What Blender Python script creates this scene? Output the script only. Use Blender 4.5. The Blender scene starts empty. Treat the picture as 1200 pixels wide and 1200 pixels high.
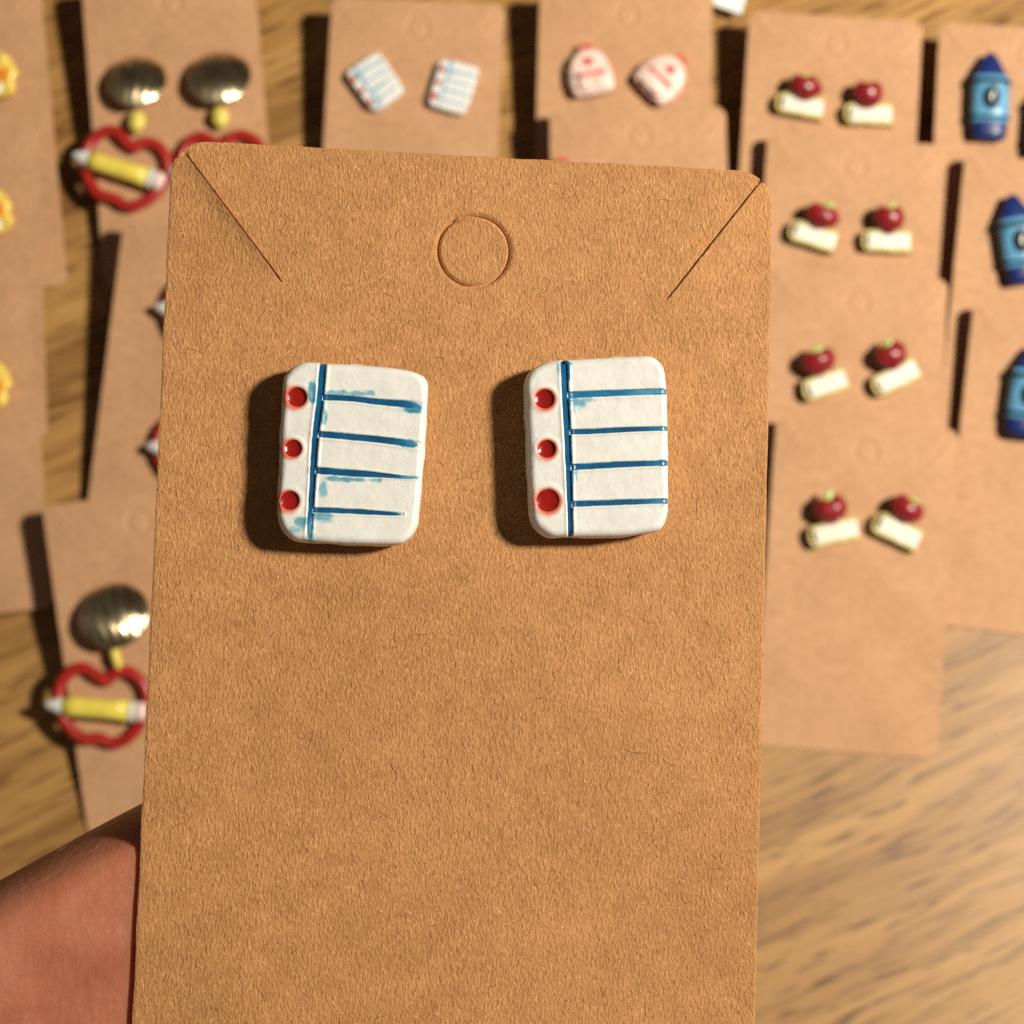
import bpy, bmesh, math, random
import numpy as np
from mathutils import Vector, Matrix, noise
from mathutils.geometry import delaunay_2d_cdt

random.seed(7)
rng = np.random.default_rng(7)
SC = bpy.context.scene
COL = SC.collection
CM = 0.01
RAD = math.radians

# ------------------------------------------------------------------ camera
F, D, TILT = 2280.0, 0.545, RAD(12)
cam_d = bpy.data.cameras.new('camera')
cam = bpy.data.objects.new('camera', cam_d)
COL.objects.link(cam)
cam.location = (0, -D * math.sin(TILT), D * math.cos(TILT))
cam.rotation_euler = (TILT, 0, 0)
cam_d.sensor_width = 36
cam_d.lens = 36 * F / 1200
cam_d.clip_start = 0.01
cam_d.clip_end = 50
cam_d.dof.use_dof = True
cam_d.dof.focus_distance = 0.1575
cam_d.dof.aperture_fstop = 66
SC.camera = cam
CAMM = Matrix.Translation(cam.location) @ Matrix.Rotation(TILT, 4, 'X')

# ------------------------------------------------------------------ light
world = bpy.data.worlds.new('World')
SC.world = world
world.use_nodes = True
wb = world.node_tree.nodes['Background']
wb.inputs[0].default_value = (1.0, 0.82, 0.62, 1)
wb.inputs[1].default_value = 0.064

def aim(o, target):
    o.rotation_euler = (Vector(target) - o.location).to_track_quat('-Z', 'Y').to_euler()

lamp_d = bpy.data.lights.new('desk_lamp', 'SPOT')
lamp_d.energy = 91
lamp_d.color = (1.0, 0.92, 0.77)
lamp_d.shadow_soft_size = 0.055
lamp_d.spot_size = RAD(150)
lamp_d.spot_blend = 1.0
lamp = bpy.data.objects.new('desk_lamp', lamp_d)
COL.objects.link(lamp)
lamp.location = (0.615, 0.015, 0.90)
aim(lamp, (0.51, 0.366, 0.0))

win_d = bpy.data.lights.new('window_light', 'AREA')
win_d.shape = 'RECTANGLE'
win_d.size, win_d.size_y = 0.9, 0.6
win_d.energy = 0.8
win_d.color = (0.62, 0.78, 1.0)
win = bpy.data.objects.new('window_light', win_d)
COL.objects.link(win)
win.location = (-0.30, -1.25, 0.42)
aim(win, (0, 0, 0.1))

SC.view_settings.view_transform = 'Standard'
SC.view_settings.look = 'None'
SC.view_settings.exposure = 0.0
SC.view_settings.gamma = 1.0
SC.cycles.use_denoising = False
SC.cycles.max_bounces = 8
SC.cycles.sample_clamp_indirect = 4.0

# ------------------------------------------------------------------ helpers
def ray(px, py):
    d = CAMM.to_3x3() @ Vector(((px - 600) / F, -(py - 600) / F, -1))
    return CAMM.translation.copy(), d

def on_z(px, py, z):
    o, d = ray(px, py)
    return o + d * ((z - o.z) / d.z)

def on_frame(M, px, py, zl=0.0):
    """pixel -> local coordinates on the plane z=zl of frame M"""
    o, d = ray(px, py)
    I = M.inverted()
    lo, ld = I @ o, I.to_3x3() @ d
    return lo + ld * ((zl - lo.z) / ld.z)

def empty(name, M, label, cat, group=None):
    o = bpy.data.objects.new(name, None)
    o.empty_display_size = 0.01
    COL.objects.link(o)
    o.matrix_world = M
    tag(o, label, cat, group)
    return o

def tag(o, label=None, cat=None, group=None, kind=None):
    if label: o['label'] = label
    if cat: o['category'] = cat
    if group: o['group'] = group
    if kind: o['kind'] = kind
    return o

def link(name, me, parent=None, M=None):
    o = bpy.data.objects.new(name, me)
    COL.objects.link(o)
    if parent is not None: o.parent = parent
    if M is not None: o.matrix_basis = M
    return o

def mesh(name, verts, faces, m, smooth=True):
    me = bpy.data.meshes.new(name)
    me.from_pydata([tuple(v) for v in verts], [], faces)
    me.materials.append(m)
    if smooth:
        me.polygons.foreach_set('use_smooth', [True] * len(me.polygons))
    me.update()
    return me

def obj(name, verts, faces, m, parent=None, M=None, smooth=True):
    return link(name, mesh(name, verts, faces, m, smooth), parent, M)

def sstep(a, b, x):
    t = np.clip((x - a) / (b - a + 1e-12), 0, 1)
    return t * t * (3 - 2 * t)

def smooth_loop(pts, per=10):
    """closed Catmull-Rom through 2D points"""
    P = np.array(pts, float)
    n = len(P)
    out = []
    for i in range(n):
        p0, p1, p2, p3 = P[i - 1], P[i], P[(i + 1) % n], P[(i + 2) % n]
        for k in range(per):
            t = k / per
            out.append(0.5 * (2 * p1 + (p2 - p0) * t + (2 * p0 - 5 * p1 + 4 * p2 - p3) * t * t + (3 * p1 - p0 - 3 * p2 + p3) * t ** 3))
    return np.array(out)

def smooth_open(pts, per=8):
    P = np.array(pts, float)
    P = np.vstack([2 * P[0] - P[1], P, 2 * P[-1] - P[-2]])
    out = []
    for i in range(1, len(P) - 2):
        p0, p1, p2, p3 = P[i - 1], P[i], P[i + 1], P[i + 2]
        for k in range(per):
            t = k / per
            out.append(0.5 * (2 * p1 + (p2 - p0) * t + (2 * p0 - 5 * p1 + 4 * p2 - p3) * t * t + (3 * p1 - p0 - 3 * p2 + p3) * t ** 3))
    out.append(P[-2])
    return np.array(out)

def seg_dist(x, y, pts):
    """distance to polyline and fraction along it, vectorised"""
    best = np.full(x.shape, 1e9); frac = np.zeros(x.shape)
    L = [0]
    for a, b in zip(pts[:-1], pts[1:]): L.append(L[-1] + math.hypot(b[0] - a[0], b[1] - a[1]))
    for k, (a, b) in enumerate(zip(pts[:-1], pts[1:])):
        dx, dy = b[0] - a[0], b[1] - a[1]
        l2 = dx * dx + dy * dy
        t = np.clip(((x - a[0]) * dx + (y - a[1]) * dy) / l2, 0, 1)
        d = np.hypot(x - a[0] - t * dx, y - a[1] - t * dy)
        m = d < best
        best[m] = d[m]
        frac[m] = ((L[k] + t * math.sqrt(l2)) / L[-1])[m]
    return best, frac

def fbm(x, y, z, s, oct=3):
    return np.array([noise.fractal(Vector((a * s, b * s, c * s)), 0.8, 2.0, oct) for a, b, c in zip(x, y, z)])

# ------------------------------------------------------------------ materials
def new_mat(name):
    m = bpy.data.materials.new(name)
    m.use_nodes = True
    return m, m.node_tree, m.node_tree.nodes['Principled BSDF']

def N(nt, t, **kw):
    n = nt.nodes.new(t)
    for k, v in kw.items(): setattr(n, k, v)
    return n

def objcoord(nt, scale=(1, 1, 1), rot=(0, 0, 0)):
    tc = N(nt, 'ShaderNodeTexCoord')
    mp = N(nt, 'ShaderNodeMapping')
    mp.inputs['Scale'].default_value = scale
    mp.inputs['Rotation'].default_value = rot
    nt.links.new(tc.outputs['Object'], mp.inputs['Vector'])
    return mp.outputs['Vector']

def noise_tex(nt, vec, scale, detail=3, rough=0.55):
    n = N(nt, 'ShaderNodeTexNoise')
    n.inputs['Scale'].default_value = scale
    n.inputs['Detail'].default_value = detail
    n.inputs['Roughness'].default_value = rough
    nt.links.new(vec, n.inputs['Vector'])
    return n.outputs['Fac']

def ramp(nt, fac, stops):
    r = N(nt, 'ShaderNodeValToRGB')
    el = r.color_ramp.elements
    while len(el) < len(stops): el.new(0.5)
    for e, (p, c) in zip(el, stops):
        e.position = p
        e.color = (*c, 1) if len(c) == 3 else c
    nt.links.new(fac, r.inputs[0])
    return r.outputs[0]

def mixc(nt, a, b, fac, mode='MIX'):
    n = N(nt, 'ShaderNodeMix', data_type='RGBA', blend_type=mode)
    for s, v in ((n.inputs[6], a), (n.inputs[7], b)):
        if isinstance(v, tuple): s.default_value = (*v, 1)
        else: nt.links.new(v, s)
    if isinstance(fac, float): n.inputs[0].default_value = fac
    else: nt.links.new(fac, n.inputs[0])
    return n.outputs[2]

def math_n(nt, op, a, b=None):
    n = N(nt, 'ShaderNodeMath', operation=op)
    for s, v in zip(n.inputs, (a, b)):
        if v is None: continue
        if isinstance(v, (int, float)): s.default_value = v
        else: nt.links.new(v, s)
    return n.outputs[0]

def bump(nt, p, h, dist, strength=1.0):
    b = N(nt, 'ShaderNodeBump')
    b.inputs['Strength'].default_value = strength
    b.inputs['Distance'].default_value = dist
    nt.links.new(h, b.inputs['Height'])
    nt.links.new(b.outputs[0], p.inputs['Normal'])
    return b

def kraft(fine):
    m, nt, p = new_mat('kraft_card' if fine else 'kraft_card_plain')
    v1 = objcoord(nt, (1, 0.50, 1))
    v2 = objcoord(nt, (1, 0.34, 1), (0, 0, 0.45))
    v3 = objcoord(nt, (1, 0.34, 1), (0, 0, -0.4))
    v0 = objcoord(nt)
    a = noise_tex(nt, v1, 5600, 4, 0.7)
    b = noise_tex(nt, v2, 4300, 3, 0.65)
    c = noise_tex(nt, v3, 4300, 3, 0.65)
    d = noise_tex(nt, v0, 420, 4, 0.6)
    e = noise_tex(nt, v0, 60, 2, 0.5)
    hgt = math_n(nt, 'ADD', a, math_n(nt, 'MULTIPLY', math_n(nt, 'ADD', b, c), 0.55))
    h01 = math_n(nt, 'MULTIPLY', hgt, 0.476)
    base = ramp(nt, h01, [(0.28, (0.30, 0.128, 0.039)), (0.42, (0.455, 0.211, 0.074)), (0.55, (0.56, 0.279, 0.107)), (0.70, (0.69, 0.39, 0.172))] if fine else
                [(0.30, (0.39, 0.210, 0.105)), (0.43, (0.45, 0.249, 0.130)), (0.55, (0.49, 0.276, 0.148)), (0.68, (0.545, 0.318, 0.176))])
    mott = ramp(nt, d, [(0.30, (0.88, 0.86, 0.84)), (0.70, (1.09, 1.09, 1.09))])
    base = mixc(nt, base, mott, 1.0, 'MULTIPLY')
    big = ramp(nt, e, [(0.3, (0.91, 0.90, 0.89)), (0.7, (1.06, 1.06, 1.08))])
    base = mixc(nt, base, big, 1.0, 'MULTIPLY')
    nt.links.new(base, p.inputs['Base Color'])
    p.inputs['Roughness'].default_value = 0.72
    p.inputs['Specular IOR Level'].default_value = 0.28
    if fine:
        bump(nt, p, math_n(nt, 'ADD', hgt, math_n(nt, 'MULTIPLY', noise_tex(nt, v0, 1900, 3, 0.6), 0.5)), 0.00017, 0.9)
    return m

def simple(name, col, rough=0.5, spec=0.5, var=0.12, vscale=300, bumpd=0.0, metallic=0.0, sss=0.0, coat=0.0):
    m, nt, p = new_mat(name)
    v = objcoord(nt)
    n = noise_tex(nt, v, vscale, 4, 0.6)
    lo = tuple(max(0, x * (1 - var)) for x in col)
    hi = tuple(min(1, x * (1 + var)) for x in col)
    nt.links.new(ramp(nt, n, [(0.3, lo), (0.7, hi)]), p.inputs['Base Color'])
    p.inputs['Roughness'].default_value = rough
    p.inputs['Specular IOR Level'].default_value = spec
    p.inputs['Metallic'].default_value = metallic
    if sss:
        p.inputs['Subsurface Weight'].default_value = sss
        p.inputs['Subsurface Radius'].default_value = (0.0012, 0.0009, 0.0007)
        p.inputs['Subsurface Scale'].default_value = 1.0
    if coat:
        p.inputs['Coat Weight'].default_value = coat
        p.inputs['Coat Roughness'].default_value = 0.22
    if bumpd:
        bump(nt, p, n, bumpd, 0.6)
    return m

def clay_mat():
    m, nt, p = new_mat('glazed_white_clay')
    v = objcoord(nt)
    n1 = noise_tex(nt, v, 900, 4, 0.65)
    n2 = noise_tex(nt, v, 4200, 3, 0.6)
    base = ramp(nt, n1, [(0.30, (0.68, 0.675, 0.645)), (0.65, (0.735, 0.735, 0.71))])
    at = N(nt, 'ShaderNodeAttribute', attribute_name='blue_smear')
    s = math_n(nt, 'MULTIPLY', at.outputs['Fac'], math_n(nt, 'ADD', 0.55, math_n(nt, 'MULTIPLY', n1, 0.9)))
    sr = ramp(nt, s, [(0.03, (1, 1, 1)), (0.3, (0.48, 0.76, 0.88)), (0.65, (0.08, 0.36, 0.58)), (1.0, (0.008, 0.085, 0.25))])
    base = mixc(nt, base, sr, 1.0, 'MULTIPLY')
    at2 = N(nt, 'ShaderNodeAttribute', attribute_name='red_smear')
    rr = ramp(nt, at2.outputs['Fac'], [(0.02, (1, 1, 1)), (0.35, (0.98, 0.62, 0.52)), (0.75, (0.85, 0.16, 0.10)), (1.0, (0.55, 0.012, 0.010))])
    base = mixc(nt, base, rr, 1.0, 'MULTIPLY')
    sp = N(nt, 'ShaderNodeTexVoronoi')
    sp.inputs['Scale'].default_value = 420
    nt.links.new(v, sp.inputs['Vector'])
    spk = ramp(nt, sp.outputs['Distance'], [(0.018, (0.12, 0.10, 0.08)), (0.035, (1, 1, 1))])
    base = mixc(nt, base, spk, 0.35, 'MULTIPLY')
    nt.links.new(base, p.inputs['Base Color'])
    p.inputs['Roughness'].default_value = 0.34
    p.inputs['Specular IOR Level'].default_value = 0.5
    p.inputs['Subsurface Weight'].default_value = 0.25
    p.inputs['Subsurface Radius'].default_value = (0.0006, 0.0005, 0.0004)
    p.inputs['Subsurface Scale'].default_value = 1.0
    h = math_n(nt, 'ADD', n1, math_n(nt, 'MULTIPLY', n2, 0.35))
    bump(nt, p, h, 0.00007, 0.5)
    return m

def ink_mat(name, dark, mid, light):
    m, nt, p = new_mat(name)
    v = objcoord(nt, (1, 1, 1))
    n = noise_tex(nt, v, 520, 3, 0.6)
    at = N(nt, 'ShaderNodeAttribute', attribute_name='wear')
    f = math_n(nt, 'ADD', math_n(nt, 'MULTIPLY', at.outputs['Fac'], 0.75), math_n(nt, 'MULTIPLY', n, 0.35))
    nt.links.new(ramp(nt, f, [(0.14, dark), (0.40, mid), (0.85, light)]), p.inputs['Base Color'])
    p.inputs['Roughness'].default_value = 0.26
    p.inputs['Coat Weight'].default_value = 0.15
    p.inputs['Coat Roughness'].default_value = 0.10
    bump(nt, p, n, 0.00012, 0.5)
    return m

def wood_mat():
    m, nt, p = new_mat('oak_table_top')
    rot = (0, 0, RAD(-24))
    warp = noise_tex(nt, objcoord(nt, (1, 2.2, 1), rot), 9, 3, 0.5)
    def grain(sx, sy, sc, det, amount):
        tc = N(nt, 'ShaderNodeTexCoord')
        mp = N(nt, 'ShaderNodeMapping'); mp.inputs['Rotation'].default_value = rot
        nt.links.new(tc.outputs['Object'], mp.inputs['Vector'])
        ad = N(nt, 'ShaderNodeVectorMath', operation='ADD')
        cb = N(nt, 'ShaderNodeCombineXYZ')
        nt.links.new(math_n(nt, 'MULTIPLY', warp, amount), cb.inputs[1])
        nt.links.new(mp.outputs[0], ad.inputs[0]); nt.links.new(cb.outputs[0], ad.inputs[1])
        m2 = N(nt, 'ShaderNodeMapping'); m2.inputs['Scale'].default_value = (sx, sy, 1)
        nt.links.new(ad.outputs[0], m2.inputs['Vector'])
        return noise_tex(nt, m2.outputs[0], sc, det, 0.55)
    big = grain(4, 60, 1.0, 4, 0.011)
    mid = grain(17, 340, 1.0, 4, 0.011)
    pores = grain(60, 760, 1.0, 2, 0.011)
    base = ramp(nt, big, [(0.26, (0.20, 0.094, 0.027)), (0.48, (0.33, 0.172, 0.054)), (0.72, (0.45, 0.252, 0.084))])
    base = mixc(nt, base, ramp(nt, mid, [(0.28, (0.48, 0.40, 0.29)), (0.46, (0.98, 0.98, 0.98)), (0.75, (1.15, 1.15, 1.1))]), 0.95, 'MULTIPLY')
    base = mixc(nt, base, ramp(nt, pores, [(0.36, (0.30, 0.22, 0.14)), (0.44, (1, 1, 1))]), 0.85, 'MULTIPLY')
    nt.links.new(base, p.inputs['Base Color'])
    p.inputs['Roughness'].default_value = 0.44
    p.inputs['Specular IOR Level'].default_value = 0.38
    bump(nt, p, mid, 0.0004, 0.4)
    return m

def skin_mat():
    m, nt, p = new_mat('skin')
    v = objcoord(nt)
    n = noise_tex(nt, v, 85, 5, 0.62)
    vs = objcoord(nt, (1, 0.35, 1), (0, 0, RAD(32)))
    n2 = noise_tex(nt, vs, 2600, 3, 0.6)
    vo = N(nt, 'ShaderNodeTexVoronoi'); vo.inputs['Scale'].default_value = 1500
    nt.links.new(v, vo.inputs['Vector'])
    nt.links.new(ramp(nt, n, [(0.32, (0.32, 0.095, 0.047)), (0.50, (0.44, 0.148, 0.080)), (0.68, (0.51, 0.205, 0.122))]), p.inputs['Base Color'])
    p.inputs['Roughness'].default_value = 0.46
    p.inputs['Subsurface Weight'].default_value = 0.55
    p.inputs['Subsurface Radius'].default_value = (0.0050, 0.0020, 0.0012)
    p.inputs['Subsurface Scale'].default_value = 1.0
    h = math_n(nt, 'ADD', n2, math_n(nt, 'MULTIPLY', vo.outputs['Distance'], 0.6))
    cr = noise_tex(nt, objcoord(nt, (1, 0.16, 1), (0, 0, RAD(-28))), 520, 3, 0.55)
    cr2 = noise_tex(nt, objcoord(nt, (0.2, 1, 1), (0, 0, RAD(-60))), 900, 2, 0.5)
    h = math_n(nt, 'ADD', h, math_n(nt, 'MULTIPLY', math_n(nt, 'ADD', cr, cr2), 1.6))
    bump(nt, p, h, 0.00008, 0.5)
    return m

def metal_mat():
    m, nt, p = new_mat('brushed_gilt_metal')
    v = objcoord(nt, (1, 0.06, 1))
    n = noise_tex(nt, v, 430, 2, 0.5)
    nt.links.new(ramp(nt, n, [(0.3, (0.36, 0.29, 0.18)), (0.7, (0.72, 0.60, 0.38))]), p.inputs['Base Color'])
    p.inputs['Metallic'].default_value = 1.0
    p.inputs['Roughness'].default_value = 0.29
    p.inputs['Anisotropic'].default_value = 0.75
    uv = N(nt, 'ShaderNodeTangent', direction_type='UV_MAP', uv_map='brush')
    nt.links.new(uv.outputs[0], p.inputs['Tangent'])
    bump(nt, p, n, 0.00030, 0.7)
    return m

KRAFT = kraft(True)
KRAFT_BG = kraft(False)
CLAY = clay_mat()
INK = ink_mat('blue_gloss_ink', (0.004, 0.062, 0.165), (0.009, 0.140, 0.310), (0.16, 0.42, 0.58))
INK_PALE = ink_mat('pale_blue_ink', (0.06, 0.24, 0.42), (0.11, 0.34, 0.52), (0.3, 0.55, 0.68))
RED_RESIN = simple('red_resin', (0.25, 0.008, 0.006), 0.14, 0.5, 0.2, 500, 0.00008, coat=0.4)
WOOD = wood_mat()
SKIN = skin_mat()
METAL = metal_mat()
PLAIN_METAL = simple('steel_post', (0.55, 0.53, 0.5), 0.35, 0.5, 0.05, metallic=1.0)
RED_CLAY = simple('red_clay', (0.33, 0.013, 0.010), 0.35, 0.5, 0.2, 250, 0.0003, coat=0.15)
APPLE_RED = simple('apple_red_gloss', (0.21, 0.009, 0.012), 0.34, 0.55, 0.3, 220, 0.0002, coat=0.2)
YELLOW_CLAY = simple('yellow_clay', (0.72, 0.58, 0.09), 0.35, 0.5, 0.12, 250, 0.0003)
OLIVE_YELLOW = simple('mustard_clay', (0.62, 0.52, 0.10), 0.35, 0.5, 0.12, 250, 0.0003)
WHITE_CLAY = simple('white_clay', (0.74, 0.73, 0.70), 0.4, 0.5, 0.05, 400, 0.0002)
PINKISH = simple('pale_pink_clay', (0.74, 0.56, 0.52), 0.4, 0.5, 0.06, 400, 0.0002)
CREAM = simple('cream_pages', (0.65, 0.625, 0.54), 0.4, 0.5, 0.06, 900, 0.0002)
COVER = simple('yellow_book_cover', (0.52, 0.42, 0.13), 0.3, 0.5, 0.15, 300, 0.0002, coat=0.2)
LEAF = simple('leaf_green', (0.30, 0.42, 0.06), 0.35, 0.5, 0.2, 300)
STEM = simple('stem_brown', (0.10, 0.045, 0.02), 0.6, 0.3, 0.2, 300)
NAVY = simple('navy_wax', (0.008, 0.020, 0.115), 0.38, 0.4, 0.25, 250, 0.0003, coat=0.05)
SKY_BLUE = simple('light_blue_label', (0.10, 0.30, 0.49), 0.36, 0.4, 0.30, 200, 0.0003, coat=0.05)
BLACK = simple('black_gloss', (0.006, 0.007, 0.012), 0.5, 0.08, 0.1)
PINK = simple('pink_clay', (0.72, 0.40, 0.32), 0.35, 0.5, 0.16, 350, 0.0003, coat=0.2)
PINK_LIGHT = simple('light_pink_clay', (0.76, 0.56, 0.49), 0.35, 0.5, 0.12, 350, 0.0003, coat=0.2)
PINK_RED = simple('coral_red_glaze', (0.58, 0.085, 0.06), 0.3, 0.5, 0.2, 350, 0.0002)
ORANGE = simple('orange_glaze', (0.74, 0.26, 0.02), 0.3, 0.5, 0.15, 350, 0.0003, coat=0.2)
LEMON = simple('lemon_glaze', (0.76, 0.55, 0.10), 0.3, 0.5, 0.15, 350, 0.0003, coat=0.2)
PAPER = simple('white_paper', (0.70, 0.74, 0.72), 0.7, 0.3, 0.05, 200)
FIBRE_LIGHT = simple('pale_paper_fibre', (0.70, 0.45, 0.225), 0.5, 0.45, 0.15, 900)
FIBRE_BROWN = simple('brown_paper_fibre', (0.30, 0.145, 0.055), 0.65, 0.3, 0.2, 900)
FIBRE_DARK = simple('dark_paper_fibre', (0.14, 0.062, 0.025), 0.7, 0.2, 0.25, 900)
HAIR = simple('fine_pale_hair', (0.50, 0.26, 0.16), 0.4, 0.5, 0.1, 900)

# ------------------------------------------------------------------ table (setting)
def build_table():
    bm = bmesh.new()
    bmesh.ops.create_cube(bm, size=1)
    for v in bm.verts:
        v.co.x *= 1.5; v.co.y *= 0.95; v.co.z = v.co.z * 0.03 - 0.015
        v.co.x -= 0.1
    bmesh.ops.bevel(bm, geom=[e for e in bm.edges], offset=0.004, segments=3, affect='EDGES')
    me = bpy.data.meshes.new('table_top'); bm.to_mesh(me); bm.free()
    me.materials.append(WOOD)
    return tag(link('table_top', me), kind='structure')
build_table()

# ------------------------------------------------------------------ card mesh
CW, CH, CT, CR = 0.05, 0.090, 0.00042, 0.0030
HELD = CAMM @ (Matrix.Translation((-0.00290175, 0.02948381, -0.16121452)) @ Matrix((
    (0.99515328, 0.03114522, 0.09327334, 0), (-0.03783467, 0.99677053, 0.07083107, 0),
    (-0.09076607, -0.07401673, 0.99311784, 0), (0, 0, 0, 1))))

def hl(px, py, z=0.0):
    return on_frame(HELD, px, py, z)

def card_mesh(name, m, g=1.0):
    # g widens the die cuts: exaggerated on the propped cards so the grooves shade darker
    w2 = CW / 2
    sl = [hl(221, 177), hl(331, 331)]
    sr = [hl(893, 218), hl(780, 353)]
    cc = hl(555.5, 294); cr = (hl(597, 294) - hl(513.5, 294)).length / 2
    out = []
    def arc(cx, cy, a0, a1, n):
        for k in range(n + 1):
            a = RAD(a0 + (a1 - a0) * k / n)
            out.append((cx + CR * math.cos(a), cy + CR * math.sin(a)))
    arc(w2 - CR, -CR, 0, 43, 6)
    n0 = len(out)
    nr = (w2 - CR + CR * math.cos(RAD(48)), -CR + CR * math.sin(RAD(48)))
    out.append((nr[0] - 0.00016, nr[1] - 0.00017))
    arc(w2 - CR, -CR, 52, 90, 6)
    for k in range(1, 24): out.append((w2 - CR - (CW - 2 * CR) * k / 24, 0.00004 * math.sin(k * 2.3)))
    arc(-w2 + CR, -CR, 90, 130, 6)
    nl = (-w2 + CR + CR * math.cos(RAD(134)), -CR + CR * math.sin(RAD(134)))
    out.append((nl[0] + 0.00016, nl[1] - 0.00018))
    arc(-w2 + CR, -CR, 138, 180, 6)
    for k in range(1, 40): out.append((-w2 + 0.00003 * math.sin(k * 1.7), -CR - (CH - 2 * CR) * k / 40))
    arc(-w2 + CR, -CH + CR, 180, 270, 8)
    arc(w2 - CR, -CH + CR, 270, 360, 8)
    for k in range(1, 40): out.append((w2 + 0.00003 * math.sin(k * 2.1), -CH + CR + (CH - 2 * CR) * k / 40))
    V = [Vector(p) for p in out]
    loop = list(range(len(V)))
    edges = []
    def poly(pts, closed=False):
        i0 = len(V)
        V.extend(Vector((p[0], p[1])) for p in pts)
        for k in range(len(pts) - 1): edges.append((i0 + k, i0 + k + 1))
        if closed: edges.append((i0 + len(pts) - 1, i0))
    ins = 0.00013
    lp = []
    for cx_, cy_, a0 in ((w2 - CR, -CR, 0), (-w2 + CR, -CR, 90), (-w2 + CR, -CH + CR, 180), (w2 - CR, -CH + CR, 270)):
        for q in range(9):
            a_ = RAD(a0 + 90 * q / 8)
            lp.append((cx_, cy_, math.cos(a_), math.sin(a_)))
    for k_ in (0.00012, 0.00022, 0.0009):
        pts_ = [(a_[0] + (CR - k_) * a_[2], a_[1] + (CR - k_) * a_[3]) for a_ in lp]
        full = []
        for q in range(len(pts_)):
            (x0, y0), (x1, y1) = pts_[q], pts_[(q + 1) % len(pts_)]
            m_ = max(1, int(math.hypot(x1 - x0, y1 - y0) / 0.002))
            full += [(x0 + (x1 - x0) * j / m_, y0 + (y1 - y0) * j / m_) for j in range(m_)]
        poly(full, True)
    def edge_d(x, y):
        qx, qy = abs(x) - (w2 - CR), abs(y + CH / 2) - (CH / 2 - CR)
        return math.hypot(max(qx, 0), max(qy, 0)) + min(max(qx, qy), 0) - CR
    slits = []
    for (a, b), nst in ((sl, nl), (sr, nr)):
        a = Vector((a.x, a.y)); b = Vector((b.x, b.y))
        inn = Vector((0.00016 if nst is nl else -0.00016, -0.00018))
        a = Vector(nst) + inn * 1.9
        d = (b - a); L = d.length; d.normalize()
        nrm = Vector((-d.y, d.x))
        slits.append((a, d, L, nrm))
        for off, t0, t1 in ((0.00004 * g, 0.0, 1), (-0.00004 * g, 0.0, 1), (0.00008 * g, 0.0, 1), (-0.00008 * g, 0.0, 1), (0.00014 * g, 0.012, 1.01), (-0.00014 * g, 0.012, 1.01),
                            (0.00045, 0.05, 1.0), (-0.00045, 0.05, 1.0), (0.0012, 0.12, 1.0), (-0.0012, 0.12, 1.0)):
            wob = [0.000012 * math.sin(q * 1.9 + off * 1e4) for q in range(25)]
            poly([a + d * L * (t0 + (t1 - t0) * q / 24) + nrm * (off + wob[q]) for q in range(25)])
    for rr in (cr - 0.0009, cr - 0.00035 * g, cr - 0.00013 * g, cr - 0.00008 * g, cr + 0.00008 * g, cr + 0.00013 * g, cr + 0.0005 * g, cr + 0.0013):
        poly([(cc.x + rr * math.cos(2 * math.pi * q / 72), cc.y + rr * math.sin(2 * math.pi * q / 72)) for q in range(72)], True)
    for i in range(1, 26):
        for j in range(1, 46):
            V.append(Vector((-w2 + CW * i / 26 + rng.uniform(-.0004, .0004), -CH * j / 46 + rng.uniform(-.0004, .0004))))
    res = delaunay_2d_cdt(V, edges, [loop], 1, 1e-7)
    pv, pe, pf = res[0], res[1], res[2]
    top = []
    for p in pv:
        z = 0.0
        r = math.hypot(p.x - cc.x, p.y - cc.y) - cr
        ang = math.atan2(p.y - cc.y, p.x - cc.x)
        if abs(r) < 0.0001 * g: z -= 0.00034
        if r < -0.00004: z += 0.00009 * (p.x - cc.x) / cr
        if abs(r) < 0.0001 * g: pass
        elif r < 0.0: z += 0.00006 * math.exp(r / 0.0006) * (1 + 0.5 * math.cos(ang))
        elif r < 0.0012: z += 0.00005 * math.exp(-r / 0.0004) * (1 - 0.5 * math.cos(ang))
        for k, (a, d, L, nrm) in enumerate(slits):
            q = Vector((p.x, p.y)) - a
            t, s = q.dot(d) / L, q.dot(nrm)
            if k == 1: s = -s
            # s>0 : card centre side on the left slit; left slit nrm points up-right
            if -0.02 < t < 1.02:
                fade = min(1, max(0, (1.0 - t) * 4)) * min(1, 0.4 + max(0, t) * 3)
                if abs(s) < 0.00006 * g and t < 0.999: z -= 0.00038
                elif abs(s) < 0.003:
                    lo = (s < 0)
                    if k == 0: z += (0.00040 if lo else -0.00004) * math.exp(-abs(s) / 0.0007) * fade
                    else: z += (0.00017 if lo else -0.00004) * math.exp(-abs(s) / 0.0007) * fade
        if edge_d(p.x, p.y) > -0.00006: z -= 0.00006
        # gentle unevenness of the board
        z += 0.00018 * noise.noise(Vector((p.x * 55, p.y * 55, 1.3)))
        top.append((p.x, p.y, z))
    n = len(top)
    verts = top + [(x, y, z - CT) for x, y, z in [(p.x, p.y, 0.00018 * noise.noise(Vector((p.x * 55, p.y * 55, 1.3)))) for p in pv]]
    faces = [tuple(f) for f in pf] + [tuple(n + i for i in reversed(f)) for f in pf]
    # rim: edges used once
    cnt = {}
    for f in pf:
        for a, b in zip(f, f[1:] + f[:1]): cnt[(a, b)] = 1
    rim = [(a, b) for (a, b) in cnt if (b, a) not in cnt]
    base = len(verts)
    mp = {}
    for a, b in rim:
        for i in (a, b):
            if i not in mp:
                mp[i] = base + 2 * len(mp)
                verts.append(verts[i]); verts.append(verts[n + i])
    for a, b in rim:
        faces.append((b_ := mp[b], mp[a], mp[a] + 1, b_ + 1))
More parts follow.
